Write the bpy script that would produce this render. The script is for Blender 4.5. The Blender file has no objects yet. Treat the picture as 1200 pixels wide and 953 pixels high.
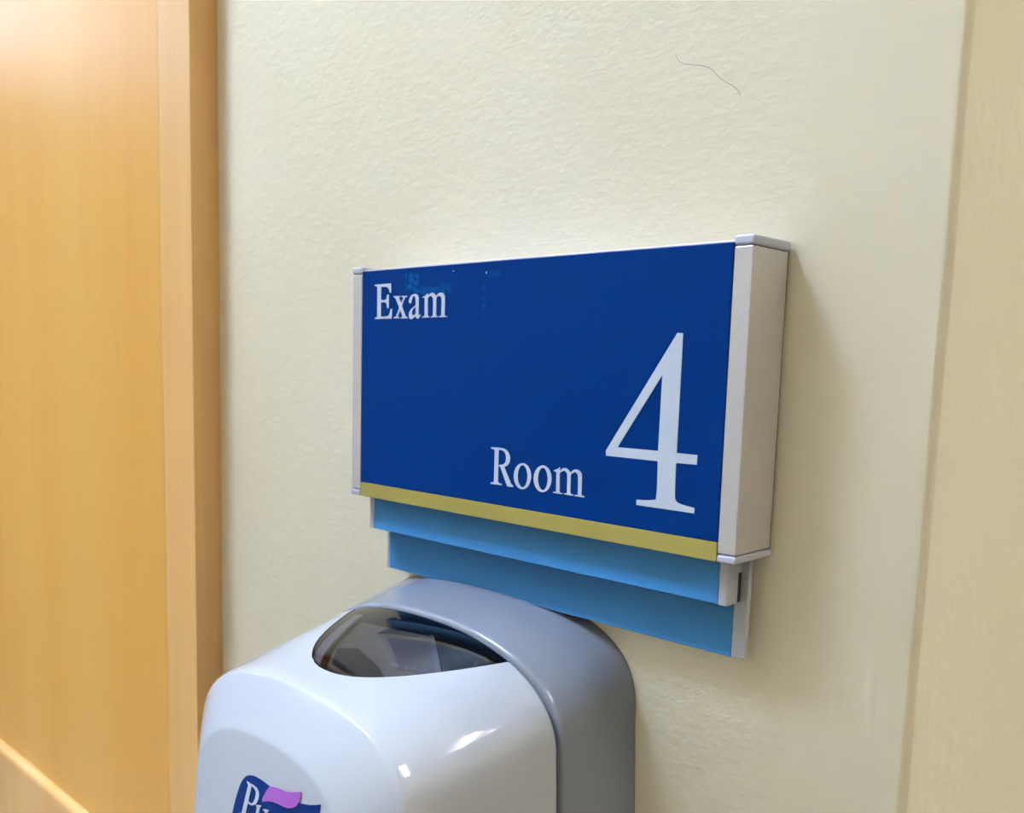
EXPOSURE = 1.17
COOL = (197, 219, 255); WARM = (246, 247, 250)
LAMPS = [(-1.12, -1.34, 4.2, 'ceiling light over the door sign', COOL, 455.0, 2.0, .85, .5),
         (-3.0, -.9, 2.7, 'ceiling light under the added soffit beyond the wooden door', (228, 236, 255), 9.0, 1.6),
         (2.1, -.10, 4.2, 'added fill light to the right, just past the wall corner', (250, 246, 238), 24.0, 5.0),  # unseen fill lamp, added to brighten surfaces facing right
         (1.75, 1.1, 4.2, 'ceiling light in the side passage around the wall corner', WARM, 40.0, 1.0)]
GLYPHS = {
 'letter_e': [[[0.0143,0.15432],[0.03221,0.15451],[0.03261,0.1525],[0.0326,0.14815],[0.03117,0.1482],[0.03101,0.1488],[0.03082,0.14939],[0.03058,0.14996],[0.03025,0.15049],[0.02983,0.15098],[0.02932,0.15143],[0.02876,0.15186],[0.02817,0.15228],[0.02161,0.15253],[0.02148,0.1434],[0.0227,0.14334],[0.02387,0.1433],[0.02491,0.14329],[0.02578,0.14334],[0.02643,0.1434],[0.02691,0.14349],[0.02726,0.14367],[0.02757,0.144],[0.02782,0.14453],[0.02799,0.14522],[0.0281,0.146],[0.02818,0.14684],[0.03033,0.1469],[0.03027,0.13747],[0.02847,0.13751],[0.02839,0.13831],[0.02828,0.13908],[0.02813,0.13977],[0.0279,0.14035],[0.02759,0.1408],[0.02721,0.14114],[0.02678,0.1414],[0.02633,0.14163],[0.02151,0.14166],[0.0216,0.13173],[0.02362,0.13167],[0.02552,0.13164],[0.02721,0.13167],[0.02859,0.13181],[0.02956,0.13203],[0.03021,0.13234],[0.03069,0.13275],[0.03112,0.13329],[0.03153,0.13401],[0.03185,0.13487],[0.0321,0.13583],[0.03233,0.13684],[0.03395,0.1369],[0.03359,0.1301],[0.0148,0.13006],[0.01478,0.13095],[0.01529,0.131],[0.01578,0.13107],[0.01623,0.13115],[0.01662,0.13125],[0.01695,0.13138],[0.01722,0.13154],[0.01745,0.13171],[0.01766,0.13189],[0.01738,0.15276],[0.01728,0.15281],[0.01715,0.15287],[0.01695,0.15295],[0.01664,0.15305],[0.01621,0.15318],[0.01567,0.15332],[0.01506,0.15349],[0.01442,0.15366]]],
 'letter_x': [[[0.03544,0.14564],[0.04256,0.14558],[0.04257,0.14503],[0.04124,0.14463],[0.04357,0.14059],[0.04607,0.14419],[0.04397,0.14499],[0.04396,0.14553],[0.04997,0.14544],[0.04999,0.14493],[0.04784,0.1443],[0.04436,0.13881],[0.04848,0.1317],[0.05047,0.13074],[0.05049,0.12998],[0.04356,0.13008],[0.04355,0.13073],[0.04538,0.13118],[0.04308,0.1358],[0.04003,0.13143],[0.04205,0.13088],[0.04206,0.1302],[0.03577,0.1302],[0.03586,0.13085],[0.03817,0.13146],[0.0418,0.13759],[0.03748,0.14429],[0.03555,0.14499]]],
 'letter_a': [[[0.05182,0.14164],[0.05188,0.14219],[0.05208,0.1428],[0.05238,0.14342],[0.05274,0.14399],[0.05316,0.14451],[0.05367,0.14501],[0.05425,0.14546],[0.05488,0.14582],[0.05561,0.14608],[0.05643,0.14627],[0.05725,0.14637],[0.05801,0.14641],[0.05869,0.14636],[0.05933,0.14624],[0.05992,0.14605],[0.06042,0.1458],[0.06084,0.14548],[0.06117,0.14509],[0.06145,0.14466],[0.06166,0.14419],[0.0618,0.14384],[0.06188,0.14354],[0.06192,0.14302],[0.06196,0.14199],[0.06199,0.14008],[0.06201,0.13754],[0.06204,0.13502],[0.06209,0.1332],[0.06216,0.13232],[0.06224,0.13201],[0.06236,0.13199],[0.06255,0.132],[0.06283,0.132],[0.06317,0.13213],[0.06356,0.13234],[0.06397,0.1326],[0.06445,0.13237],[0.06416,0.1319],[0.06387,0.13145],[0.06355,0.13103],[0.06321,0.13067],[0.06282,0.13034],[0.0624,0.13004],[0.06197,0.12982],[0.06156,0.12968],[0.06114,0.12966],[0.06073,0.12973],[0.06034,0.12987],[0.06001,0.13009],[0.05975,0.13038],[0.05953,0.13074],[0.05936,0.13117],[0.0592,0.13161],[0.05872,0.13129],[0.05824,0.13098],[0.05773,0.13067],[0.0572,0.13038],[0.05662,0.13008],[0.056,0.12976],[0.05538,0.1295],[0.0548,0.12937],[0.05425,0.12939],[0.05372,0.12951],[0.05323,0.12973],[0.05283,0.13004],[0.05252,0.13046],[0.05229,0.131],[0.05213,0.13158],[0.05205,0.13212],[0.05203,0.13259],[0.05209,0.13305],[0.05223,0.13351],[0.05249,0.13402],[0.05285,0.13457],[0.05331,0.13515],[0.05389,0.13575],[0.05463,0.13635],[0.05554,0.13695],[0.05662,0.13755],[0.05779,0.13816],[0.05902,0.13877],[0.05898,0.13969],[0.05894,0.14057],[0.05889,0.14138],[0.05884,0.14208],[0.05879,0.14264],[0.05875,0.14308],[0.05868,0.14346],[0.05855,0.14382],[0.05837,0.14417],[0.05813,0.1445],[0.05786,0.14476],[0.05756,0.14495],[0.05721,0.14503],[0.05682,0.14503],[0.05643,0.14496],[0.05611,0.14483],[0.05588,0.14465],[0.0557,0.1444],[0.05555,0.1441],[0.05542,0.14375],[0.05529,0.14333],[0.0552,0.14283],[0.0551,0.14233],[0.05498,0.14187],[0.05484,0.14146],[0.05469,0.14108],[0.05452,0.14074],[0.05428,0.14047],[0.05396,0.14026],[0.05358,0.1401],[0.05318,0.14003],[0.05283,0.1401],[0.0525,0.14033],[0.05218,0.1407],[0.05193,0.14115]],[[0.05904,0.13792],[0.05826,0.13749],[0.05753,0.13705],[0.05687,0.1366],[0.05633,0.13615],[0.05593,0.13568],[0.05565,0.13519],[0.05545,0.13472],[0.05531,0.13428],[0.05523,0.13387],[0.05521,0.1335],[0.05526,0.13315],[0.05535,0.13285],[0.05549,0.13258],[0.05568,0.13235],[0.05592,0.13217],[0.05619,0.13204],[0.05651,0.13199],[0.05687,0.13199],[0.05726,0.13206],[0.05764,0.13218],[0.05801,0.13237],[0.05839,0.13263],[0.05877,0.13293],[0.05916,0.13325]]],
 'letter_m': [[[0.06571,0.14413],[0.06654,0.14429],[0.06735,0.14446],[0.06809,0.14466],[0.06876,0.14491],[0.06931,0.14521],[0.06979,0.14556],[0.07021,0.14594],[0.0706,0.14633],[0.0713,0.14622],[0.07135,0.14451],[0.07171,0.14488],[0.07208,0.14524],[0.07249,0.14557],[0.07295,0.14585],[0.07347,0.14612],[0.07404,0.14636],[0.07464,0.14654],[0.07525,0.14661],[0.0759,0.14655],[0.07659,0.14638],[0.07725,0.14613],[0.07781,0.14585],[0.07826,0.14552],[0.07863,0.14513],[0.07895,0.14471],[0.07924,0.14427],[0.07973,0.14468],[0.08023,0.14507],[0.08074,0.14543],[0.08126,0.14573],[0.0818,0.146],[0.08235,0.14624],[0.08292,0.14641],[0.08352,0.14648],[0.08421,0.14645],[0.08495,0.14633],[0.08566,0.14614],[0.08627,0.14587],[0.08673,0.14553],[0.08711,0.14512],[0.08742,0.14465],[0.08767,0.14415],[0.08786,0.14381],[0.08797,0.14354],[0.08805,0.143],[0.0881,0.14186],[0.08814,0.13996],[0.08816,0.1375],[0.08815,0.13466],[0.08814,0.13164],[0.08861,0.13111],[0.09033,0.1309],[0.09035,0.13029],[0.08263,0.1302],[0.08261,0.13081],[0.08452,0.13118],[0.085,0.13179],[0.08502,0.13473],[0.08503,0.13749],[0.085,0.13985],[0.08494,0.14164],[0.08484,0.14266],[0.0847,0.14305],[0.08453,0.14316],[0.0843,0.14334],[0.08401,0.14366],[0.08366,0.14394],[0.08328,0.14416],[0.0829,0.1443],[0.08252,0.14438],[0.08212,0.14439],[0.08172,0.14433],[0.08131,0.1442],[0.0809,0.144],[0.08048,0.14371],[0.08006,0.14338],[0.07964,0.14302],[0.07969,0.13179],[0.08022,0.13116],[0.08146,0.13099],[0.08148,0.13037],[0.07454,0.13023],[0.07453,0.13079],[0.07615,0.13117],[0.07669,0.13169],[0.07669,0.13474],[0.07667,0.13759],[0.07663,0.14003],[0.07654,0.14188],[0.07641,0.14293],[0.07625,0.14332],[0.07604,0.14342],[0.0758,0.1436],[0.07549,0.14393],[0.07514,0.14421],[0.07476,0.14443],[0.07438,0.14457],[0.07399,0.14462],[0.07358,0.14458],[0.07316,0.14447],[0.07275,0.14431],[0.07235,0.14409],[0.07195,0.14381],[0.07155,0.14348],[0.07115,0.14312],[0.07137,0.13178],[0.07185,0.13115],[0.07312,0.13094],[0.07314,0.13035],[0.06584,0.13025],[0.06582,0.13078],[0.06771,0.13116],[0.06826,0.13168],[0.06809,0.14322],[0.06761,0.1437],[0.06596,0.14365]]],
 'letter_r': [[[0.13417,0.04713],[0.13635,0.04722],[0.13844,0.04728],[0.14035,0.04732],[0.142,0.04732],[0.14334,0.04729],[0.14441,0.04724],[0.14534,0.04712],[0.14623,0.04691],[0.14712,0.04659],[0.14794,0.04617],[0.14868,0.04568],[0.14932,0.04512],[0.14988,0.04448],[0.15035,0.04374],[0.15072,0.04297],[0.15096,0.0422],[0.15107,0.04142],[0.15104,0.04061],[0.15091,0.03983],[0.15072,0.03912],[0.15046,0.03849],[0.15011,0.03792],[0.14969,0.0374],[0.14918,0.03693],[0.14857,0.0365],[0.14787,0.03614],[0.14711,0.0358],[0.14631,0.03549],[0.1479,0.03293],[0.14939,0.03055],[0.15068,0.02849],[0.15166,0.02692],[0.15222,0.026],[0.15244,0.0256],[0.15254,0.02544],[0.15275,0.02526],[0.15311,0.025],[0.15351,0.02481],[0.15394,0.02467],[0.15439,0.02455],[0.1542,0.0235],[0.14972,0.02335],[0.14951,0.02348],[0.14923,0.02378],[0.14878,0.0244],[0.1481,0.02551],[0.14701,0.0275],[0.1456,0.03017],[0.14418,0.03279],[0.14305,0.03463],[0.14232,0.03545],[0.14181,0.03566],[0.14144,0.03547],[0.14115,0.03507],[0.14118,0.02563],[0.14168,0.02489],[0.14468,0.02428],[0.14433,0.02355],[0.13471,0.02344],[0.13468,0.02434],[0.13692,0.02476],[0.13762,0.02535],[0.13759,0.04517],[0.13709,0.04575],[0.13445,0.04612]],[[0.14102,0.04587],[0.1418,0.04592],[0.14255,0.04595],[0.14327,0.04594],[0.14394,0.04587],[0.14454,0.04574],[0.1451,0.04557],[0.14561,0.04534],[0.14607,0.04502],[0.14649,0.04459],[0.14686,0.04406],[0.14718,0.04349],[0.14741,0.04291],[0.14757,0.04233],[0.14765,0.04173],[0.14767,0.04112],[0.14765,0.04054],[0.14758,0.03998],[0.14747,0.03943],[0.14729,0.0389],[0.14703,0.03843],[0.14671,0.03803],[0.14634,0.03767],[0.14586,0.03735],[0.14522,0.03707],[0.14438,0.03681],[0.14338,0.0366],[0.14227,0.03641],[0.14111,0.03623]]],
 'letter_o': [[[0.1692,0.0319],[0.16895,0.03368],[0.16835,0.03534],[0.16743,0.03679],[0.16624,0.03796],[0.16483,0.0388],[0.16328,0.03926],[0.16166,0.03931],[0.16004,0.03896],[0.15852,0.03821],[0.15717,0.0371],[0.15606,0.03569],[0.15525,0.03405],[0.15477,0.03226],[0.15466,0.03041],[0.15492,0.02859],[0.15553,0.02691],[0.15648,0.02544],[0.1577,0.02427],[0.15913,0.02344],[0.1607,0.02301],[0.16233,0.02298],[0.16394,0.02337],[0.16545,0.02415],[0.16677,0.02527],[0.16786,0.02668],[0.16864,0.02831],[0.1691,0.03008]],[[0.1661,0.03158],[0.16594,0.0331],[0.16559,0.03453],[0.16506,0.03579],[0.16439,0.03682],[0.1636,0.03756],[0.16274,0.03799],[0.16184,0.03808],[0.16096,0.03783],[0.16014,0.03724],[0.15941,0.03634],[0.15882,0.03518],[0.15839,0.03382],[0.15815,0.03232],[0.15812,0.03076],[0.15828,0.02922],[0.15864,0.02778],[0.15917,0.02652],[0.15985,0.02548],[0.16065,0.02474],[0.16152,0.02432],[0.16242,0.02424],[0.1633,0.02452],[0.16412,0.02512],[0.16484,0.02603],[0.16542,0.02719],[0.16584,0.02855],[0.16607,0.03004]]],
 'letter_o.001': [[[0.18578,0.032],[0.18552,0.0338],[0.18492,0.03547],[0.184,0.03693],[0.18281,0.03811],[0.18141,0.03895],[0.17986,0.03942],[0.17824,0.03947],[0.17664,0.03911],[0.17513,0.03836],[0.17378,0.03724],[0.17268,0.03582],[0.17187,0.03416],[0.1714,0.03235],[0.1713,0.03048],[0.17156,0.02865],[0.17218,0.02696],[0.17313,0.02548],[0.17434,0.02429],[0.17577,0.02346],[0.17734,0.02303],[0.17897,0.023],[0.18057,0.0234],[0.18207,0.02418],[0.18338,0.02531],[0.18446,0.02673],[0.18524,0.02838],[0.18569,0.03016]],[[0.18264,0.03164],[0.18248,0.03314],[0.18213,0.03455],[0.18161,0.0358],[0.18095,0.03682],[0.18019,0.03756],[0.17935,0.03798],[0.17848,0.03807],[0.17762,0.03782],[0.17682,0.03723],[0.17612,0.03634],[0.17555,0.0352],[0.17514,0.03385],[0.17491,0.03237],[0.17488,0.03082],[0.17505,0.0293],[0.1754,0.02788],[0.17592,0.02663],[0.17659,0.0256],[0.17736,0.02487],[0.17821,0.02445],[0.17908,0.02438],[0.17994,0.02465],[0.18073,0.02525],[0.18143,0.02614],[0.18199,0.02729],[0.18239,0.02864],[0.18261,0.03011]]],
 'letter_m.001': [[[0.18719,0.03744],[0.188,0.03769],[0.18878,0.03794],[0.18949,0.0382],[0.1901,0.03847],[0.1906,0.03877],[0.191,0.03908],[0.19133,0.0394],[0.19164,0.03973],[0.19194,0.03953],[0.19195,0.03742],[0.19234,0.03783],[0.19274,0.03822],[0.19317,0.03858],[0.19364,0.03888],[0.19415,0.03915],[0.19471,0.03937],[0.19529,0.03953],[0.19589,0.03959],[0.19652,0.03953],[0.19718,0.03938],[0.19782,0.03915],[0.1984,0.03886],[0.1989,0.03851],[0.19934,0.03808],[0.19974,0.0376],[0.20013,0.0371],[0.20048,0.03749],[0.20085,0.03787],[0.20125,0.03822],[0.2017,0.03854],[0.20219,0.03884],[0.20273,0.03913],[0.2033,0.03936],[0.20389,0.03949],[0.20454,0.03953],[0.20524,0.03948],[0.20593,0.03936],[0.20654,0.03918],[0.20706,0.03892],[0.20754,0.03858],[0.20796,0.03819],[0.2083,0.03776],[0.20854,0.03747],[0.20871,0.03725],[0.20883,0.03674],[0.20892,0.0356],[0.20899,0.03366],[0.20903,0.03113],[0.20904,0.02821],[0.20904,0.02508],[0.20946,0.02465],[0.21128,0.02432],[0.211,0.02356],[0.20384,0.02358],[0.20401,0.02434],[0.20583,0.02448],[0.20634,0.02493],[0.20628,0.02781],[0.20621,0.03051],[0.20613,0.03285],[0.20603,0.03466],[0.20591,0.03576],[0.20578,0.0363],[0.20562,0.03656],[0.20544,0.03683],[0.20522,0.03716],[0.20496,0.0374],[0.20468,0.03756],[0.20438,0.03769],[0.20408,0.03778],[0.20376,0.03784],[0.2034,0.03782],[0.20296,0.03771],[0.20243,0.03747],[0.20183,0.03713],[0.20117,0.03672],[0.2005,0.03627],[0.20061,0.02523],[0.20113,0.02465],[0.203,0.02422],[0.20282,0.02365],[0.1956,0.02368],[0.19577,0.02445],[0.19743,0.02448],[0.19803,0.02493],[0.19801,0.02786],[0.19798,0.03059],[0.19793,0.03296],[0.19785,0.03478],[0.19775,0.03586],[0.19763,0.03635],[0.19747,0.03657],[0.19726,0.03682],[0.19699,0.03715],[0.19667,0.03742],[0.19632,0.03762],[0.19598,0.03775],[0.19565,0.03782],[0.19533,0.03782],[0.19497,0.03775],[0.19453,0.03761],[0.19399,0.03738],[0.19337,0.03706],[0.1927,0.03669],[0.192,0.03629],[0.19232,0.02493],[0.19276,0.02443],[0.19461,0.02421],[0.19435,0.02363],[0.18719,0.02359],[0.18715,0.02434],[0.18906,0.02433],[0.18954,0.02484],[0.18937,0.03603],[0.18892,0.03663],[0.18756,0.03683]]],
 'numeral_four': [[[0.26943,0.11909],[0.27292,0.11885],[0.27281,0.06936],[0.27275,0.05511],[0.28549,0.05506],[0.28539,0.04992],[0.27275,0.04971],[0.27276,0.04463],[0.27278,0.03986],[0.27284,0.03573],[0.27296,0.03256],[0.27311,0.03068],[0.27328,0.02986],[0.27355,0.02953],[0.27397,0.02913],[0.2745,0.02863],[0.27511,0.02827],[0.27596,0.02799],[0.27717,0.02771],[0.27882,0.02743],[0.28083,0.02717],[0.28307,0.02694],[0.28541,0.02671],[0.28532,0.02385],[0.24818,0.02382],[0.24813,0.02676],[0.25132,0.02696],[0.25429,0.02719],[0.25685,0.02749],[0.25882,0.02791],[0.26005,0.0281],[0.26068,0.02817],[0.26097,0.02879],[0.26118,0.03066],[0.26133,0.03408],[0.2613,0.03863],[0.26114,0.04393],[0.26093,0.0496],[0.22581,0.0496],[0.22548,0.05242]],[[0.26124,0.09657],[0.26088,0.05523],[0.23364,0.05509]]],
}
LOGO = {
 'emblem': [[[0.07059,-0.18948],[0.0753,-0.17071],[0.07571,-0.169],[0.07614,-0.16729],[0.0766,-0.16557],[0.07711,-0.16383],[0.07769,-0.16208],[0.07831,-0.16031],[0.07897,-0.15855],[0.07966,-0.1568],[0.0804,-0.155],[0.0812,-0.15316],[0.082,-0.15143],[0.08277,-0.14993],[0.0835,-0.14872],[0.08421,-0.14773],[0.08492,-0.14686],[0.08563,-0.14605],[0.08633,-0.1453],[0.08702,-0.14463],[0.08773,-0.14404],[0.08849,-0.14349],[0.0893,-0.14301],[0.09015,-0.14258],[0.09104,-0.14221],[0.09196,-0.14187],[0.09291,-0.14156],[0.09389,-0.14129],[0.09492,-0.14106],[0.09601,-0.14088],[0.09717,-0.14075],[0.0984,-0.14066],[0.09967,-0.14062],[0.10097,-0.14059],[0.10227,-0.14058],[0.10358,-0.14059],[0.10496,-0.14064],[0.10644,-0.14072],[0.10797,-0.14086],[0.10953,-0.14105],[0.11128,-0.14125],[0.11338,-0.14142],[0.11581,-0.14158],[0.11851,-0.14173],[0.12151,-0.14183],[0.12485,-0.14183],[0.1289,-0.14168],[0.1335,-0.14144],[0.13788,-0.14114],[0.14134,-0.14085],[0.14354,-0.14058],[0.14495,-0.1403],[0.14603,-0.13999],[0.14726,-0.13966],[0.14866,-0.13932],[0.15001,-0.13897],[0.15143,-0.13855],[0.15305,-0.13802],[0.1549,-0.13735],[0.15692,-0.13657],[0.15904,-0.13571],[0.16121,-0.13483],[0.16072,-0.13965],[0.15949,-0.15758],[0.15549,-0.15982],[0.15109,-0.16204],[0.14591,-0.16422],[0.13955,-0.16631],[0.13128,-0.16812],[0.12136,-0.16975],[0.11098,-0.17158],[0.10139,-0.17401],[0.09304,-0.17721],[0.08527,-0.18095],[0.07787,-0.18509]]],
 'wave': [[[0.1069,-0.15238],[0.1068,-0.15194],[0.10677,-0.15143],[0.10686,-0.15082],[0.10714,-0.15002],[0.10767,-0.14897],[0.10841,-0.14771],[0.10924,-0.14641],[0.11003,-0.14523],[0.11078,-0.14418],[0.11153,-0.14317],[0.11228,-0.14227],[0.113,-0.14155],[0.11357,-0.14107],[0.11405,-0.14078],[0.11466,-0.14058],[0.11561,-0.14034],[0.11705,-0.14004],[0.11883,-0.13974],[0.12072,-0.13946],[0.1225,-0.13922],[0.12411,-0.13905],[0.12569,-0.13892],[0.12723,-0.13879],[0.12878,-0.13859],[0.13025,-0.13834],[0.13166,-0.13806],[0.13316,-0.13769],[0.13488,-0.13718],[0.13688,-0.13647],[0.13906,-0.13563],[0.14137,-0.1347],[0.14373,-0.13372],[0.14368,-0.13464],[0.14361,-0.13555],[0.14349,-0.13645],[0.1433,-0.13732],[0.14303,-0.13816],[0.1427,-0.13897],[0.1423,-0.13976],[0.14182,-0.14055],[0.14126,-0.14135],[0.14062,-0.14214],[0.13989,-0.14292],[0.13905,-0.14365],[0.13808,-0.14436],[0.137,-0.14504],[0.13584,-0.14566],[0.13466,-0.1462],[0.1335,-0.14663],[0.13233,-0.14697],[0.13106,-0.14725],[0.12958,-0.14751],[0.12778,-0.1477],[0.12576,-0.14784],[0.12367,-0.14798],[0.12169,-0.14816],[0.11992,-0.14838],[0.11823,-0.14862],[0.11655,-0.14893],[0.11478,-0.14937],[0.1129,-0.14997],[0.11094,-0.1507],[0.10894,-0.15152]]],
 'letter_p': [[[0.08967,-0.14613],[0.09057,-0.14613],[0.09149,-0.14614],[0.09242,-0.14615],[0.09338,-0.14616],[0.09439,-0.14616],[0.09545,-0.14615],[0.0965,-0.14615],[0.09745,-0.14619],[0.09831,-0.14626],[0.09911,-0.14634],[0.09985,-0.14647],[0.10053,-0.1467],[0.10118,-0.14704],[0.10179,-0.14746],[0.10231,-0.14795],[0.10269,-0.1485],[0.10292,-0.14911],[0.10302,-0.14979],[0.10302,-0.15051],[0.10293,-0.15124],[0.10275,-0.15198],[0.10247,-0.15274],[0.10211,-0.1535],[0.10169,-0.15422],[0.10122,-0.1549],[0.10068,-0.15557],[0.10007,-0.15618],[0.0994,-0.15674],[0.09864,-0.15725],[0.0978,-0.1577],[0.09691,-0.15809],[0.09599,-0.15839],[0.09502,-0.15857],[0.09401,-0.15867],[0.09297,-0.1587],[0.09191,-0.15869],[0.08992,-0.1654],[0.09175,-0.16565],[0.09154,-0.16616],[0.08309,-0.16823],[0.08305,-0.16766],[0.08586,-0.16678],[0.09145,-0.14759],[0.09135,-0.14756],[0.09124,-0.14751],[0.0911,-0.14743],[0.09091,-0.14728],[0.09065,-0.14706],[0.09035,-0.14679],[0.09002,-0.14647]],[[0.0951,-0.14714],[0.09593,-0.14727],[0.09673,-0.14741],[0.09746,-0.14759],[0.0981,-0.14782],[0.09865,-0.14808],[0.09913,-0.14839],[0.0995,-0.14876],[0.09974,-0.14924],[0.09984,-0.14987],[0.0998,-0.15062],[0.09968,-0.15141],[0.0995,-0.15216],[0.09926,-0.15287],[0.09896,-0.15357],[0.0986,-0.15424],[0.09822,-0.15488],[0.09781,-0.15552],[0.09735,-0.15614],[0.09687,-0.15669],[0.09638,-0.1571],[0.0959,-0.15735],[0.0954,-0.15747],[0.09489,-0.15751],[0.09438,-0.15753],[0.09387,-0.15752],[0.09335,-0.15746],[0.09282,-0.15737],[0.0923,-0.15726]]],
 'letter_u': [[[0.10039,-0.15653],[0.10586,-0.155],[0.10558,-0.15572],[0.10465,-0.15656],[0.10434,-0.15806],[0.10408,-0.15946],[0.1039,-0.1607],[0.10386,-0.16166],[0.10395,-0.16233],[0.10416,-0.16275],[0.10449,-0.16295],[0.10497,-0.16295],[0.10568,-0.1627],[0.10657,-0.16222],[0.10749,-0.16159],[0.10827,-0.16089],[0.10886,-0.16013],[0.10935,-0.15927],[0.10978,-0.15835],[0.11017,-0.15739],[0.10814,-0.15672],[0.10786,-0.15631],[0.11372,-0.15484],[0.11367,-0.15542],[0.11254,-0.15639],[0.11127,-0.16147],[0.1089,-0.16249],[0.10899,-0.16223],[0.10899,-0.16203],[0.10881,-0.16197],[0.10838,-0.16212],[0.10755,-0.16262],[0.10641,-0.16339],[0.10519,-0.16417],[0.10412,-0.16468],[0.10321,-0.16487],[0.10235,-0.16487],[0.10162,-0.16471],[0.10108,-0.16438],[0.1008,-0.16385],[0.10071,-0.16312],[0.10075,-0.16229],[0.10082,-0.16143],[0.10093,-0.16056],[0.10111,-0.15962],[0.10134,-0.15865],[0.1016,-0.15766],[0.10094,-0.15704]]],
}
import bpy, bmesh, math
from mathutils import Vector, Matrix

# ------------------------------------------------------------------ units
S = 0.65            # one sign unit (panel = 0.30 wide) in metres
Z0 = 1.50           # height of the sign's lower edge above the floor
C = bpy.context.scene.collection
scene = bpy.context.scene
def V(x, y, z): return Vector((x * S, y * S, Z0 + z * S))

# ------------------------------------------------------------------ materials
def lin(c):
    f = lambda v: (v / 255) / 12.92 if v <= 10.3 else (((v / 255) + .055) / 1.055) ** 2.4
    return (f(c[0]), f(c[1]), f(c[2]), 1)
def mat(name, rgb, rough=.5, metal=0, spec=.5, **kw):
    m = bpy.data.materials.new(name); m.use_nodes = True
    b = m.node_tree.nodes['Principled BSDF']
    b.inputs['Base Color'].default_value = lin(rgb)
    b.inputs['Roughness'].default_value = rough
    b.inputs['Metallic'].default_value = metal
    b.inputs['Specular IOR Level'].default_value = spec
    for k, v in kw.items(): b.inputs[k.replace('_', ' ')].default_value = v
    return m
class NT:
    def __init__(s, m): s.t = m.node_tree; s.b = s.t.nodes['Principled BSDF']
    def n(s, typ, **kw):
        nd = s.t.nodes.new(typ)
        for k, v in kw.items():
            if k in nd.inputs.keys(): nd.inputs[k].default_value = v
            else: setattr(nd, k, v)
        return nd
    def l(s, a, b): s.t.links.new(a, b)
    def math(s, op, a, b=None, clamp=False):
        nd = s.t.nodes.new('ShaderNodeMath'); nd.operation = op; nd.use_clamp = clamp
        for i, v in enumerate((a, b)):
            if v is None: continue
            if isinstance(v, (int, float)): nd.inputs[i].default_value = v
            else: s.l(v, nd.inputs[i])
        return nd.outputs[0]
    def noise(s, vec, scale, detail=2, rough=.5):
        nd = s.n('ShaderNodeTexNoise', Scale=scale, Detail=detail, Roughness=rough)
        s.l(vec, nd.inputs['Vector']); return nd.outputs['Fac']
    def pos(s, sx=1, sy=1, sz=1):
        g = s.n('ShaderNodeNewGeometry'); m = s.n('ShaderNodeVectorMath', operation='MULTIPLY')
        m.inputs[1].default_value = (sx, sy, sz); s.l(g.outputs['Position'], m.inputs[0]); return m.outputs[0]
    def ramp(s, fac, stops):
        r = s.n('ShaderNodeValToRGB'); e = r.color_ramp.elements
        while len(e) < len(stops): e.new(.5)
        for i, (p, c) in enumerate(stops): e[i].position = p; e[i].color = c
        s.l(fac, r.inputs[0]); return r.outputs[0]
    def bump(s, h, strength, dist):
        b = s.n('ShaderNodeBump', Strength=strength, Distance=dist); s.l(h, b.inputs['Height']); s.l(b.outputs[0], s.b.inputs['Normal']); return b

def box_mask(t, x0, x1, z0, z1, soft):
    g = t.n('ShaderNodeNewGeometry'); sp = t.n('ShaderNodeSeparateXYZ'); t.l(g.outputs['Position'], sp.inputs[0])
    def edge(o, a, b):
        mr = t.n('ShaderNodeMapRange', interpolation_type='SMOOTHSTEP'); t.l(o, mr.inputs[0])
        mr.inputs[1].default_value = a; mr.inputs[2].default_value = b; return mr.outputs[0]
    X0, X1, A, B, s_ = x0 * S, x1 * S, Z0 + z0 * S, Z0 + z1 * S, soft * S
    m = t.math('MULTIPLY', edge(sp.outputs[0], X0 - s_, X0 + s_), edge(sp.outputs[0], X1 + s_, X1 - s_))
    m2 = t.math('MULTIPLY', edge(sp.outputs[2], A - s_, A + s_), edge(sp.outputs[2], B + s_, B - s_))
    return t.math('MULTIPLY', m, m2)

def paint(name, rgb_a, rgb_b, strokes=False):
    m = mat(name, rgb_a, PAINT_ROUGH, 0, PAINT_SPEC); t = NT(m)
    p = t.pos()
    big = t.noise(p, 5.5, 2, .5)
    t.l(t.ramp(big, [(.38, lin(rgb_a)), (.66, lin(rgb_b))]), t.b.inputs['Base Color'])
    h = t.math('ADD', t.math('MULTIPLY', t.noise(p, 150, 3, .55), 1.0), t.math('MULTIPLY', t.noise(t.pos(120, 120, 420), 1, 2, .5), .35))
    if strokes:
        st = t.noise(t.pos(420, 420, 9), 1, 2, .6)
        msk = box_mask(t, .315, .60, -2, 3, .03)
        h = t.math('ADD', t.math('MULTIPLY', h, t.math('SUBTRACT', 1, t.math('MULTIPLY', msk, .65))), t.math('MULTIPLY', t.math('MULTIPLY', st, msk), .5))
    t.bump(h, .23, .0016)
    return m

PAINT_ROUGH = .5; PAINT_SPEC = .15
M = {}
M['paint'] = paint('cream_paint', (230, 219, 190), (233, 224, 201), True)
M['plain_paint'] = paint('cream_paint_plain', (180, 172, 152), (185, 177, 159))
M['side_paint'] = paint('cream_paint_side', (228, 219, 192), (231, 222, 198))
M['ceiling'] = mat('ceiling_tile_white', (232, 232, 228), .85, 0, .2)
M['floor'] = mat('vinyl_floor', (172, 162, 144), .4)

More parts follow.
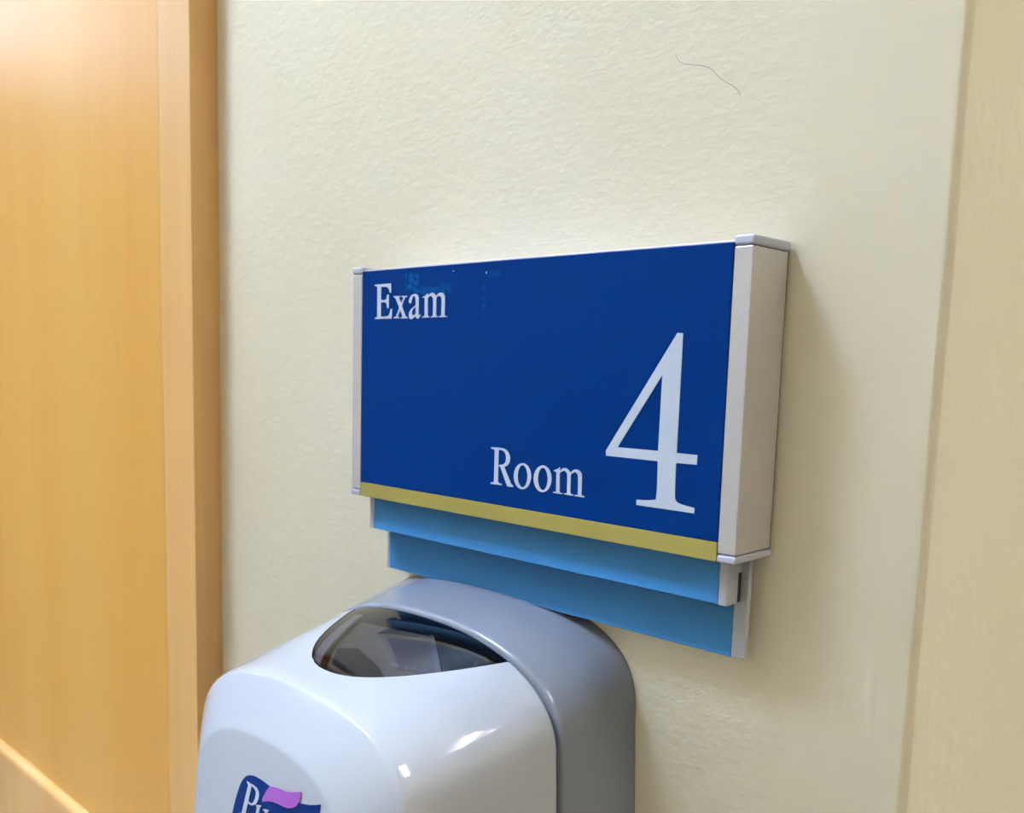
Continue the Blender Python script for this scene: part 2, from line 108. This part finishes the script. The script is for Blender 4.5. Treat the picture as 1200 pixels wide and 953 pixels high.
def wood(name, c0, c1, c2, rough=.34):
    m = mat(name, c1, rough, 0, .5); t = NT(m)
    g1 = t.noise(t.pos(16, 16, .9), 1, 3, .55); g2 = t.noise(t.pos(150, 150, 4), 1, 3, .6); g3 = t.noise(t.pos(900, 900, 45), 1, 2, .5)
    f = t.math('ADD', t.math('MULTIPLY', g1, .6), t.math('ADD', t.math('MULTIPLY', g2, .28), t.math('MULTIPLY', g3, .12)))
    t.l(t.ramp(f, [(.36, lin(c0)), (.5, lin(c1)), (.64, lin(c2))]), t.b.inputs['Base Color'])
    t.bump(g3, .12, .0004)
    return m
M['wood'] = wood('maple_veneer', (202, 146, 64), (205, 151, 69), (208, 157, 76))
M['wood_edge'] = wood('maple_edge', (202, 152, 86), (207, 160, 97), (212, 168, 108))

M['blue'] = mat('sign_blue', (0, 43, 102), .34, 0, .06)
t = NT(M['blue'])
n1 = t.noise(t.pos(), 420, 3, .6)
thr = t.math('MULTIPLY', t.math('SUBTRACT', n1, .44), 9, True)
mk = t.math('MULTIPLY', box_mask(t, .047, .061, .149, .1605, .0015), 1)
mk2 = t.math('MULTIPLY', box_mask(t, .058, .094, .1455, .151, .003), .7)
mk3 = box_mask(t, .1265, .1385, .1545, .1588, .0008)
mk4 = t.math('MULTIPLY', box_mask(t, .123, .1255, .128, .152, .0012), .45)
allm = t.math('ADD', t.math('ADD', mk, mk2), mk4)
f = t.math('ADD', t.math('MULTIPLY', allm, thr), t.math('MULTIPLY', mk3, .3), True)
mx = t.n('ShaderNodeMix', data_type='RGBA'); t.l(t.math('MULTIPLY', f, .5), mx.inputs['Factor'])
mx.inputs['A'].default_value = lin((0, 43, 102)); mx.inputs['B'].default_value = lin((10, 100, 152))
t.l(mx.outputs['Result'], t.b.inputs['Base Color'])
M['gold'] = mat('gold_strip', (158, 142, 70), .42, .15)
M['slat'] = mat('slat_blue', (58, 124, 178), .42, 0, .25)
M['letter'] = mat('lettering_white', (176, 182, 190), .5)
def alu(name, rgb):
    m = mat(name, rgb, .42, .35); t = NT(m)
    t.bump(t.noise(t.pos(1500, 1500, 25), 1, 2, .5), .10, .0003); return m
M['alu'] = alu('satin_aluminium', (186, 180, 174))
M['alu_slat'] = alu('satin_aluminium_slats', (176, 176, 180))
M["cap"] = mat("grey_cap_plastic", (166, 165, 174), .4)
M['dark'] = mat('dark_gap', (26, 28, 32), .6)
M['white'] = mat('glossy_white_plastic', (168, 170, 174), .06, 0, .5)
M['grey'] = mat('glossy_grey_plastic', (118, 122, 130), .13, 0, .5)
M['pocket'] = mat('cavity_reflection_blue', (5, 26, 52), .5)  # navy paints in the blue slats' reflection on the window
M['refill'] = mat('refill_plastic', (150, 142, 136), .45)
M['lens'] = mat('smoked_lens', (120, 118, 120), .04)
_t = NT(M['lens']); _tr = _t.n('ShaderNodeBsdfTransparent'); _tr.inputs[0].default_value = (.60, .60, .62, 1)
_gl = _t.n('ShaderNodeBsdfGlossy'); _gl.inputs['Roughness'].default_value = .03; _gl.inputs['Color'].default_value = (1, 1, 1, 1)
_fr = _t.n('ShaderNodeFresnel'); _fr.inputs['IOR'].default_value = 1.48
_gg = _t.n('ShaderNodeNewGeometry'); _mx = _t.n('ShaderNodeMixShader')
_t.l(_t.math('MULTIPLY', _fr.outputs[0], _t.math('SUBTRACT', 1, _gg.outputs['Backfacing'])), _mx.inputs[0])
_t.l(_tr.outputs[0], _mx.inputs[1]); _t.l(_gl.outputs[0], _mx.inputs[2])
_t.l(_mx.outputs[0], _t.t.nodes['Material Output'].inputs['Surface'])
M['flange'] = mat('clear_flange', (205, 205, 210), .3)
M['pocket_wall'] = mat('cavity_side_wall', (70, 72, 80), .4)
M['emblem_blue'] = mat('emblem_blue', (2, 42, 104), .35, 0, .12)
M['emblem_purple'] = mat('emblem_purple', (158, 88, 178), .35)
M['hair'] = mat('dark_hair', (104, 100, 92), .6)
M['fixture'] = mat('fixture_white', (235, 235, 235), .4)
def emis(name, rgb, k):
    m = mat(name, rgb, .5); b = m.node_tree.nodes['Principled BSDF']
    b.inputs['Emission Color'].default_value = lin(rgb); b.inputs['Emission Strength'].default_value = k; return m

# ------------------------------------------------------------------ object helpers
def link(name, me, m, parent=None, origin=None):
    o = bpy.data.objects.new(name, me); C.objects.link(o)
    if m is not None and not me.materials: me.materials.append(m)
    if parent is not None:
        o.parent = parent
        w = Vector((0, 0, 0)); q = parent
        while q is not None: w += q.location; q = q.parent
        me.transform(Matrix.Translation(-w))
    elif origin is not None:
        me.transform(Matrix.Translation(-origin)); o.location = origin
    return o
def from_bm(name, bm, m, parent=None, smooth=False, origin=None):
    bmesh.ops.recalc_face_normals(bm, faces=bm.faces)
    me = bpy.data.meshes.new(name); bm.to_mesh(me); bm.free()
    if smooth: me.shade_smooth() if hasattr(me, 'shade_smooth') else [setattr(p, 'use_smooth', True) for p in me.polygons]
    return link(name, me, m, parent, origin)
def add_box(bm, x0, x1, y0, y1, z0, z1, bev=0, seg=2):
    """box given in sign units"""
    a, b = V(x0, y0, z0), V(x1, y1, z1)
    vs = [bm.verts.new((x, y, z)) for x in (a.x, b.x) for y in (a.y, b.y) for z in (a.z, b.z)]
    fs = [bm.faces.new([vs[i] for i in f]) for f in ((0, 1, 3, 2), (4, 6, 7, 5), (0, 4, 5, 1), (2, 3, 7, 6), (0, 2, 6, 4), (1, 5, 7, 3))]
    if bev:
        bmesh.ops.recalc_face_normals(bm, faces=fs)
        es = list({e for f in fs for e in f.edges})
        bmesh.ops.bevel(bm, geom=es, offset=bev * S, segments=seg, affect='EDGES', profile=.5)
def boxes(name, lst, m, parent=None, bev=0):
    bm = bmesh.new()
    for b in lst: add_box(bm, *b, bev=bev)
    return from_bm(name, bm, m, parent)
def room_box(bm, x0, x1, y0, y1, z0, z1):
    """box given in metres"""
    vs = [bm.verts.new((x, y, z)) for x in (x0, x1) for y in (y0, y1) for z in (z0, z1)]
    for f in ((0, 1, 3, 2), (4, 6, 7, 5), (0, 4, 5, 1), (2, 3, 7, 6), (0, 2, 6, 4), (1, 5, 7, 3)): bm.faces.new([vs[i] for i in f])
def prism(name, pts, a, b, axis, m, parent=None, smooth=False):
    """extrude a closed metre polygon along an axis ('z': pts are x,y)"""
    bm = bmesh.new(); n = len(pts)
    lo = [bm.verts.new((p[0], p[1], a)) for p in pts]; hi = [bm.verts.new((p[0], p[1], b)) for p in pts]
    for i in range(n): bm.faces.new((lo[i], lo[(i + 1) % n], hi[(i + 1) % n], hi[i]))
    bm.faces.new(lo); bm.faces.new(hi)
    return from_bm(name, bm, m, parent, smooth)
def struct(o, label=None):
    o['kind'] = 'structure'
    if label: o['label'] = label
    return o
def thing(name, label, cat, loc):
    o = bpy.data.objects.new(name, None); C.objects.link(o); o.location = loc; o.empty_display_size = .05
    o['label'] = label; o['category'] = cat; return o

def flat_shape(name, polys, yfun, m, parent, thick=.0004):
    """a thin cut-out (letter, emblem) from closed outlines in x,z; first outline is outer, the rest are holes"""
    cu = bpy.data.curves.new(name, 'CURVE'); cu.dimensions = '2D'; cu.fill_mode = 'BOTH'; cu.extrude = thick * S * 1000 / 2
    for poly in polys:
        sp = cu.splines.new('POLY'); sp.points.add(len(poly) - 1)
        for q, (x, z) in zip(sp.points, poly): q.co = (x * S * 1000, z * S * 1000, 0, 1)
        sp.use_cyclic_u = True
    tmp = bpy.data.objects.new('tmp', cu); C.objects.link(tmp)
    bpy.context.view_layer.update()
    me = bpy.data.meshes.new_from_object(tmp.evaluated_get(bpy.context.evaluated_depsgraph_get()))
    bpy.data.objects.remove(tmp); bpy.data.curves.remove(cu)
    me.name = name; me.materials.clear()
    for v in me.vertices:
        x, z, d = v.co.x / 1000, v.co.y / 1000, v.co.z / 1000
        v.co = (x, yfun(z / S) * S - d, Z0 + z)
    return link(name, me, m, parent)

# ------------------------------------------------------------------ the room
CX = .3905 * S; R = .0045 * S; H = 4.20; HL = 2.70
def arc(cx, cy, r, a0, a1, n): return [(cx + r * math.cos(a0 + (a1 - a0) * i / n), cy + r * math.sin(a0 + (a1 - a0) * i / n)) for i in range(n + 1)]
prof = [(-4, 0)] + arc(CX - R, R, R, -math.pi / 2, 0, 10) + [(CX - .12, R), (CX - .12, .12), (-4, .12)]
wb = prism('wall_back', prof, 0, H, 'z', M['paint'])
for pl in wb.data.polygons:
    pl.use_smooth = abs(pl.normal.z) < .5 and pl.normal.x > -.01 and pl.normal.y < .3
struct(wb)
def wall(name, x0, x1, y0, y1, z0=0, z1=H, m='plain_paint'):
    bm = bmesh.new(); room_box(bm, x0, x1, y0, y1, z0, z1); return struct(from_bm(name, bm, M[m]))
wall('wall_right', CX - .12, CX, R, 3.0, m='side_paint')
wall('wall_front', -4, 3.2, -1.95, -1.85)
wall('wall_left', -4.1, -4, -1.95, .12)
wall('wall_far_right', 3.1, 3.2, -1.85, 3.0)
wall('wall_far_back', CX - .12, 3.2, 3.0, 3.1)
wall('floor', -4.1, 3.2, -1.95, 3.1, -.1, 0, 'floor')
wall('ceiling', -4.1, 3.2, -1.95, 3.1, H, H + .1, 'ceiling')
wall('added_soffit', -4, -2.1, -1.85, 0, HL, H, 'ceiling')      # unseen soffit, added to hold the lamp behind the wood's glow

# wooden door leaf standing proud of the wall
DX = -.2692; DT = .0287; RZ = -.4545
door = bpy.data.objects.new('door_1', None); C.objects.link(door); door.location = V(-.9, 0, -Z0 / S + .01)
struct(door, 'maple veneer door leaf with a darker right edge and a low wooden rail, left of the sign')
ztop, zbot = (2.12 - Z0) / S, (.01 - Z0) / S
boxes('door_leaf', [(-1.66, DX - .0605, -DT, 0, zbot, ztop)], M['wood'], door)
boxes('edge_band', [(DX - .06045, DX, -DT, 0, zbot, ztop)], M['wood_edge'], door, .0005)
# rail across the leaf: rounded top
rp = [(0, RZ - .16), (-.0105, RZ - .157), (-.0105, RZ - .006), (-.0095, RZ - .0022), (-.0072, RZ), (-.004, RZ + .0012), (0, RZ + .0018)]
bm = bmesh.new()
A_ = [bm.verts.new(V(-1.655, -DT + y, z)) for y, z in rp]; B_ = [bm.verts.new(V(DX - .064, -DT + y, z)) for y, z in rp]
for i in range(len(rp)): j = (i + 1) % len(rp); bm.faces.new((A_[i], A_[j], B_[j], B_[i]))
bm.faces.new(A_); bm.faces.new(B_)
from_bm('door_rail', bm, M['wood_edge'], door)

# ------------------------------------------------------------------ the sign
W = .30; PH = .16431; D = .03983; WP = .01085; G0 = .01039
sign = thing('door_sign', 'blue wall sign reading Exam Room 4 with gold strip and two blank light blue slats', 'sign', V(.15, 0, 0))
boxes('sign_frame', [(.0005, W - .0005, -D + .0036, 0, .012, PH - .0008), (.0003, W - .0003, -D + .0012, -D + .004, PH - .001, PH + .0011), (.02, .28, -.034, -.001, .0005, .014)], M['alu'], sign, .0004)
panel = boxes('face_panel', [(0, W, -D, -D + .0035, G0, PH)], M['blue'], sign, .0004)
boxes('gold_strip', [(0, W, -D, -D + .0035, 0, G0 - .0001)], M['gold'], sign, .0003)
for sgn in (-1, 1):
    def mir(b): return b if sgn > 0 else (W - b[1], W - b[0]) + tuple(b[2:])
    pr = boxes('side_profile', [mir((W + .0004, W + WP, -D, -.003, .0046, PH - .0022))], M['alu'], sign, .0006)
    boxes('end_cap', [mir((W + .0003, W + WP + .0006, -D - .0006, -.0015, PH - .0018, PH + .0033))], M['cap'], pr, .0012)
    boxes('end_cap', [mir((W + .0003, W + WP + .0006, -D - .0006, -.0015, -.0001, .0041))], M['cap'], pr, .0012)
    boxes('mounting_strip', [mir((W + .0015, W + WP - .0015, -.0031, 0, .004, PH - .002))], M['dark'], pr)
s1 = boxes('name_slat', [(.0046, .2967, -.03, -.027, -.0252, -.0003), (.03, .27, -.027, -.019, -.02, .002)], M['slat'], sign, .0003)
boxes('slat_holder', [(-.0006, .0045, -.0302, -.0187, -.0255, -.0003)], M['alu_slat'], s1, .0005)
boxes('slat_holder', [(.2968, .302, -.0302, -.0187, -.0255, -.0003), (.2985, .3015, -.0188, -.0138, -.0090, -.0003)], M['alu_slat'], s1, .0005)
boxes('dark_gap', [(.2985, .3012, -.0188, -.0138, -.0254, -.009)], M['dark'], s1)  # solid dark strip, the open gap's shade put into its colour
s2 = boxes('name_slat', [(.0042, .2974, -.014, -.0115, -.0578, -.0003)], M['slat'], sign, .0003)
boxes('slat_holder', [(.0012, .0041, -.0143, -.0105, -.0578, -.0003)], M['alu_slat'], s2, .0004)
boxes('slat_holder', [(.2975, .3059, -.0142, -.0108, -.0573, -.0003)], M['alu_slat'], s2, .0006)
boxes('wall_plate', [(.02, .285, -.0109, 0, -.0545, .03)], M['alu_slat'], s2, .0005)
LET = {'letter_e': 'white letter E', 'letter_x': 'white letter x', 'letter_a': 'white letter a', 'letter_m': 'white m ending the word Exam', 'letter_r': 'white letter R',
       'letter_o': 'first white o of Room', 'letter_o.001': 'second white o of Room', 'letter_m.001': 'white m ending the word Room', 'numeral_four': 'large white numeral 4'}
for k, polys in GLYPHS.items():
    o = flat_shape(k.split('.')[0], polys, lambda z: -D - .0001, M['letter'], panel, .0003)
    o['label'] = LET[k]
bm = bmesh.new()
add_box(bm, .0951, .0961, -D - .0003, -D, .1597, .1603, .0001); add_box(bm, .1257, .1263, -D - .0003, -D, .1568, .1582, .0001)
from_bm('tape_remnant', bm, M['letter'], panel)

# ------------------------------------------------------------------ the dispenser
XC = .1055
def lerp(a, b, t): return a + (b - a) * t
def params(st, y):
    for a, b in zip(st, st[1:]):
        if b[0] <= y <= a[0]:
            t = (a[0] - y) / (a[0] - b[0]) if a[0] != b[0] else 0
            return [lerp(p, q, t) for p, q in zip(a, b)]
    return list(st[-1] if y < st[-1][0] else st[0])
def top_z(st, x, y):
    _, hw, zt, h, n, zb, rb, k = params(st, y)
    u = min(abs(x - XC) / hw, .999)
    return zt - h + h * (1 - u ** n) ** (1 / n)
def outline(hw, zt, h, n, zb, rb, N=56, M_=14):
    pts = []
    for i in range(N + 1):                      # superelliptic top, left to right
        a = math.pi * (1 - i / N); c, s = math.cos(a), math.sin(a)
        pts.append((math.copysign(abs(c) ** (2 / n), c) * hw, zt - h + h * max(s, 0) ** (2 / n)))
    fl = lambda z: hw + .05 * max(0, zt - h - z)
    z1 = zb + rb
    for i in range(1, M_): z = lerp(zt - h, z1, i / M_); pts.append((fl(z), z))
    hb = fl(z1)
    for i in range(0, 9): a = math.pi / 2 * i / 8; pts.append((hb - rb + rb * math.cos(a), z1 - rb * math.sin(a)))
    for i in range(0, 9): a = math.pi / 2 * i / 8; pts.append((-(hb - rb) - rb * math.sin(a), z1 - rb * math.cos(a)))
    for i in range(M_ - 1, 0, -1): z = lerp(zt - h, z1, i / M_); pts.append((-fl(z), z))
    return pts
def loft(bm, st):
    rings = []
    for (y, hw, zt, h, n, zb, rb, k) in st:
        rings.append([bm.verts.new(V(XC + x, y - k * max(-.02, -.12 - z), z)) for x, z in outline(hw, zt, h, n, zb, rb)])
    for a, b in zip(rings, rings[1:]):
        for i in range(len(a)): j = (i + 1) % len(a); bm.faces.new((a[i], a[j], b[j], b[i]))
    bm.faces.new(rings[0]); bm.faces.new(rings[-1])
def smooth_by_angle(me, deg):
    bm = bmesh.new(); bm.from_mesh(me)
    for f in bm.faces: f.smooth = True
    for e in bm.edges: e.smooth = len(e.link_faces) == 2 and e.calc_face_angle(0) < math.radians(deg)
    bm.to_mesh(me); bm.free()
#        y      half-w  top     arch  n    bottom rb    tilt
BACK = [(0, .1215, -.0535, .065, 2.8, -.47, .03, 0), (-.004, .1225, -.0537, .065, 2.8, -.47, .03, 0), (-.035, .1205, -.0583, .063, 2.55, -.47, .03, 0),
        (-.0625, .1186, -.0630, .0605, 2.3, -.468, .03, 0), (-.0650, .1182, -.0635, .060, 2.3, -.467, .03, 0), (-.0662, .1174, -.0643, .060, 2.3, -.4665, .03, 0), (-.0668, .1155, -.066, .060, 2.3, -.465, .03, 0)]
COV = [(-.0672, .1125, -.069, .058, 2.3, -.462, .03, 0), (-.0690, .1150, -.0666, .060, 2.3, -.464, .03, 0), (-.0698, .1162, -.0655, .060, 2.3, -.4645, .03, 0), (-.0714, .1168, -.0653, .060, 2.3, -.465, .03, 0),
       (-.095, .1143, -.0706, .0585, 2.3, -.462, .03, 0), (-.120, .1113, -.0765, .056, 2.32, -.456, .03, 0), (-.145, .1075, -.0824, .0535, 2.36, -.448, .03, .02),
       (-.162, .1043, -.0863, .0515, 2.4, -.44, .03, .05), (-.1705, .1024, -.0884, .0505, 2.4, -.436, .03, .06), (-.1717, .1017, -.0891, .050, 2.4, -.434, .03, .06),
       (-.1727, .1006, -.0902, .0495, 2.4, -.433, .03, .06), (-.1810, .0890, -.1022, .0475, 2.4, -.42, .03, .06), (-.1885, .0775, -.1142, .046, 2.4, -.41, .03, .06),
       (-.1899, .0752, -.1166, .0455, 2.4, -.408, .03, .06), (-.1905, .0735, -.1184, .045, 2.4, -.406, .03, .06)]
disp = thing('soap_dispenser', 'grey and white wall dispenser with smoked window and blue and purple emblem, below the sign', 'dispenser', V(XC, 0, -.26))
bm = bmesh.new(); loft(bm, BACK)
bk = from_bm('back_housing', bm, M['grey'], disp); smooth_by_angle(bk.data, 40); bk['label'] = 'glossy grey rear housing'
# white cover with a pocket cut for the window
bm = bmesh.new(); loft(bm, COV); bmesh.ops.recalc_face_normals(bm, faces=bm.faces)
me = bpy.data.meshes.new('front_cover'); bm.to_mesh(me); bm.free(); me.materials.append(M['white'])
cov = bpy.data.objects.new('front_cover', me); C.objects.link(cov)
WX, WY, WT, WA = .1085, -.0697, -.1497, .0748
def win_half(t): return WA * max(0, 1 - t) ** .455
WIN_T = [1 - (1 - k / 22) ** 2 for k in range(23)]
def win_row(t, dy=0): return lerp(WY - dy, WT + dy, t)
bm = bmesh.new()
wp = [(WX + win_half(t), win_row(t)) for t in WIN_T[:-1]] + [(WX, WT)] + [(WX - win_half(t), win_row(t)) for t in WIN_T[-2::-1]]
lo = [bm.verts.new(V(x, y, top_z(COV, x, y) - .030)) for x, y in wp]; hi = [bm.verts.new(V(x, y, -.03)) for x, y in wp]
for i in range(len(wp)): j = (i + 1) % len(wp); bm.faces.new((lo[i], lo[j], hi[j], hi[i]))
bm.faces.new(lo); bm.faces.new(hi); bmesh.ops.recalc_face_normals(bm, faces=bm.faces)
bmesh.ops.triangulate(bm, faces=[f for f in bm.faces if len(f.verts) > 4])
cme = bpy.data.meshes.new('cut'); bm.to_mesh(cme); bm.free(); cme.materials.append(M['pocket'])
cut = bpy.data.objects.new('cut', cme); C.objects.link(cut)
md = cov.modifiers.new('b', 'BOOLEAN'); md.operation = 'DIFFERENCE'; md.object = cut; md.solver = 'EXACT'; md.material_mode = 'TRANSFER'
bpy.context.view_layer.update()
nm = bpy.data.meshes.new_from_object(cov.evaluated_get(bpy.context.evaluated_depsgraph_get()))
bpy.data.objects.remove(cov); bpy.data.objects.remove(cut)
smooth_by_angle(nm, 25)
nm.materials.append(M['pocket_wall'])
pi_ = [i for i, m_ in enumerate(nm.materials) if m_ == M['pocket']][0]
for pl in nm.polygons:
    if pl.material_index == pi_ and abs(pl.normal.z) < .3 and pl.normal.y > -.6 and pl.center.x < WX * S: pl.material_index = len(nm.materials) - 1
cov = link('front_cover', nm, None, disp); cov['label'] = 'glossy white front cover'
# smoked lens following the cover's top, sunk a hair below it
bm = bmesh.new(); NX = 40
LT = WIN_T[:-1] + [.9992]
lay = []
for dz in (-.0004, -.0030):
    g = []
    for t in LT:
        y = win_row(t, .0009); hw = max(win_half(t) - .0011, .0004)
        g.append([bm.verts.new(V(WX + hw * (2 * i / NX - 1), y, top_z(COV, WX + hw * (2 * i / NX - 1), y) + dz + .002 * (1 - (2 * i / NX - 1) ** 2) * 4 * t * (1 - t))) for i in range(NX + 1)])
    lay.append(g)
for g in lay:
    for j in range(len(LT) - 1):
        for i in range(NX): bm.faces.new((g[j][i], g[j + 1][i], g[j + 1][i + 1], g[j][i + 1]))
def rim(g): return g[0] + [r_[-1] for r_ in g[1:]] + g[-1][-2::-1] + [r_[0] for r_ in g[-2:0:-1]]
la, lb = rim(lay[0]), rim(lay[1])
for i in range(len(la)): j = (i + 1) % len(la); bm.faces.new((la[i], la[j], lb[j], lb[i]))
ln = from_bm('sight_window', bm, M['lens'], disp); smooth_by_angle(ln.data, 40); ln['label'] = 'smoked plastic sight window'
# the refill under the lens
bm = bmesh.new()
rpn = [(.046, -.0745), (.118, -.0745), (.160, -.1055), (.141, -.128), (.112, -.138), (.088, -.134), (.064, -.108)]
lo = [bm.verts.new(V(x, y, top_z(COV, x, y) - .0295)) for x, y in rpn]; hi = [bm.verts.new(V(x, y, top_z(COV, x, y) - .009)) for x, y in rpn]
for i in range(len(rpn)): j = (i + 1) % len(rpn); bm.faces.new((lo[i], lo[j], hi[j], hi[i]))
bm.faces.new(lo); bm.faces.new(hi)
rf = from_bm('refill_cartridge', bm, M['refill'], disp)
def plate(name, pts, dz, th, m, par):
    bm = bmesh.new()
    lo = [bm.verts.new(V(x, y, top_z(COV, x, y) + dz - th)) for x, y in pts]; hi = [bm.verts.new(V(x, y, top_z(COV, x, y) + dz)) for x, y in pts]
    n = len(pts)
    for i in range(n): j = (i + 1) % n; bm.faces.new((lo[i], lo[j], hi[j], hi[i]))
    for f in (lo, hi): bmesh.ops.triangulate(bm, faces=[bm.faces.new(f)])
    return from_bm(name, bm, m, par)
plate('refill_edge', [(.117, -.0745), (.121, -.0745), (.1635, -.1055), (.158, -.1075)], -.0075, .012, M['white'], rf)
plate('refill_dark_patch', [(.074, -.116), (.088, -.110), (.122, -.120), (.140, -.1285), (.118, -.1352), (.089, -.131)], -.0082, .003, M['pocket'], rf)  # thin dark plate on the front part of the refill top
fl_t = [k / 14 * .86 for k in range(15)]
flange = [(WX - win_half(t) + .0022, win_row(t) - .001) for t in fl_t] + [(WX - max(win_half(t) - .0125 + .006 * abs(t - .5), .001), win_row(t) - .001) for t in fl_t[::-1]]
plate('window_flange', flange, -.0045, .002, M['flange'], disp)
# nozzle under the cover
bm = bmesh.new()
def cyl(x, y, z0, z1, r0, r1, n=28):
    a = [bm.verts.new(V(x + r0 * math.cos(2 * math.pi * i / n), y + r0 * math.sin(2 * math.pi * i / n), z0)) for i in range(n)]
    b = [bm.verts.new(V(x + r1 * math.cos(2 * math.pi * i / n), y + r1 * math.sin(2 * math.pi * i / n), z1)) for i in range(n)]
    for i in range(n): j = (i + 1) % n; bm.faces.new((a[i], a[j], b[j], b[i]))
    bm.faces.new(a); bm.faces.new(b)
cyl(XC, -.12, -.475, -.44, .018, .026)
from_bm('nozzle', bm, M['grey'], disp)
face_y = lambda z: -.1905 - .06 * (-.12 - z)
em = flat_shape('emblem', LOGO['emblem'], lambda z: face_y(z) - .0002, M['emblem_blue'], cov, .0003); em['label'] = 'blue wavy emblem'
wv = flat_shape('emblem_wave', LOGO['wave'], lambda z: face_y(z) - .0006, M['emblem_purple'], cov, .0003); wv['label'] = 'purple wave on the emblem'
for k in ('letter_p', 'letter_u'):
    o = flat_shape(k, LOGO[k], lambda z: face_y(z) - .0006, M['letter'], cov, .0003); o['label'] = 'white emblem letter ' + k[-1].upper()

# ------------------------------------------------------------------ hair stuck on the wall
hp = [(.2330, .2775), (.2349, .2741), (.2376, .2718), (.2425, .2700), (.2500, .2680), (.2565, .2650), (.2610, .2605), (.2665, .2560), (.2705, .2535), (.2735, .2510), (.2757, .2470)]
cu = bpy.data.curves.new('stray_hair', 'CURVE'); cu.dimensions = '3D'; cu.bevel_depth = .00009; cu.bevel_resolution = 2
sp = cu.splines.new('BEZIER'); sp.bezier_points.add(len(hp) - 1)
for q, (x, z) in zip(sp.bezier_points, hp): q.co = V(x, -.00012, z); q.handle_left_type = q.handle_right_type = 'AUTO'
tmp = bpy.data.objects.new('tmp', cu); C.objects.link(tmp); bpy.context.view_layer.update()
me = bpy.data.meshes.new_from_object(tmp.evaluated_get(bpy.context.evaluated_depsgraph_get())); bpy.data.objects.remove(tmp)
me.materials.clear()
hair = link('stray_hair', me, M['hair'], origin=V(.2549, 0, .262)); hair['label'] = 'thin curved hair stuck to the cream wall above the sign'; hair['category'] = 'hair'

# ------------------------------------------------------------------ ceiling lamps
def lamp(x, y, H, label, rgb, kt, kd, L=1.2, Wd=.6):
    tube_m, diff_m = emis('lamp_tube', rgb, kt), emis('lamp_diffuser', rgb, kd)
    r = thing('ceiling_light', label, 'ceiling light', Vector((x, y, H))); r['group'] = 'ceiling lights in the corridor'
    bm = bmesh.new()
    for a, b, c, d in ((-L / 2, L / 2, -Wd / 2, -Wd / 2 + .03), (-L / 2, L / 2, Wd / 2 - .03, Wd / 2), (-L / 2, -L / 2 + .03, -Wd / 2 + .03, Wd / 2 - .03), (L / 2 - .03, L / 2, -Wd / 2 + .03, Wd / 2 - .03)):
        room_box(bm, x + a, x + b, y + c, y + d, H - .05, H)
    from_bm('housing', bm, M['fixture'], r)
    bm = bmesh.new(); room_box(bm, x - L / 2 + .03, x + L / 2 - .03, y - Wd / 2 + .03, y + Wd / 2 - .03, H - .012, H)
    from_bm('reflector', bm, diff_m, r)
    for s in (-1, 1):
        bm = bmesh.new(); n = 10
        a = [bm.verts.new((x - L / 2 + .04, y + s * Wd * .22 + .016 * math.cos(2 * math.pi * i / n), H - .035 + .016 * math.sin(2 * math.pi * i / n))) for i in range(n)]
        b = [bm.verts.new((x + L / 2 - .04, v.co.y, v.co.z)) for v in a]
        for i in range(n): j = (i + 1) % n; bm.faces.new((a[i], a[j], b[j], b[i]))
        bm.faces.new(a); bm.faces.new(b)
        from_bm('tube', bm, tube_m, r, True)
for a in LAMPS: lamp(*a)

# ------------------------------------------------------------------ world, camera, view
w = bpy.data.worlds.new('World'); scene.world = w; w.use_nodes = True
w.node_tree.nodes['Background'].inputs[0].default_value = (.05, .05, .05, 1)
cd = bpy.data.cameras.new('Camera'); cam = bpy.data.objects.new('Camera', cd); C.objects.link(cam)
F = 1105.4655; PX, PY = 554.804, 561.905
right = Vector((.7064149747, .7073778826, .0243806218)); up = Vector((-.1041659824, .0698300916, .9921054411)); fwd = Vector((-.7000909452, .7033777716, -.1230137344))
m4 = Matrix((right, up, -fwd)).transposed().to_4x4(); m4.translation = V(.5522581623, -.4753089279, .100793680)
cam.matrix_world = m4
cd.sensor_fit = 'HORIZONTAL'; cd.sensor_width = 36; cd.lens = 36 * F / 1200
cd.shift_x = (600 - PX) / 1200; cd.shift_y = (PY - 476.5) / 1200
cd.clip_start = .01; cd.clip_end = 50
cd.dof.use_dof = True; cd.dof.focus_distance = (V(.2, -.04, .06) - m4.translation).dot(fwd); cd.dof.aperture_fstop = cd.lens / 2.2
scene.camera = cam
vs = scene.view_settings
scene.display_settings.display_device = 'sRGB'
vs.view_transform = 'Standard'; vs.look = 'None'; vs.gamma = 1; vs.use_curve_mapping = False; vs.exposure = EXPOSURE
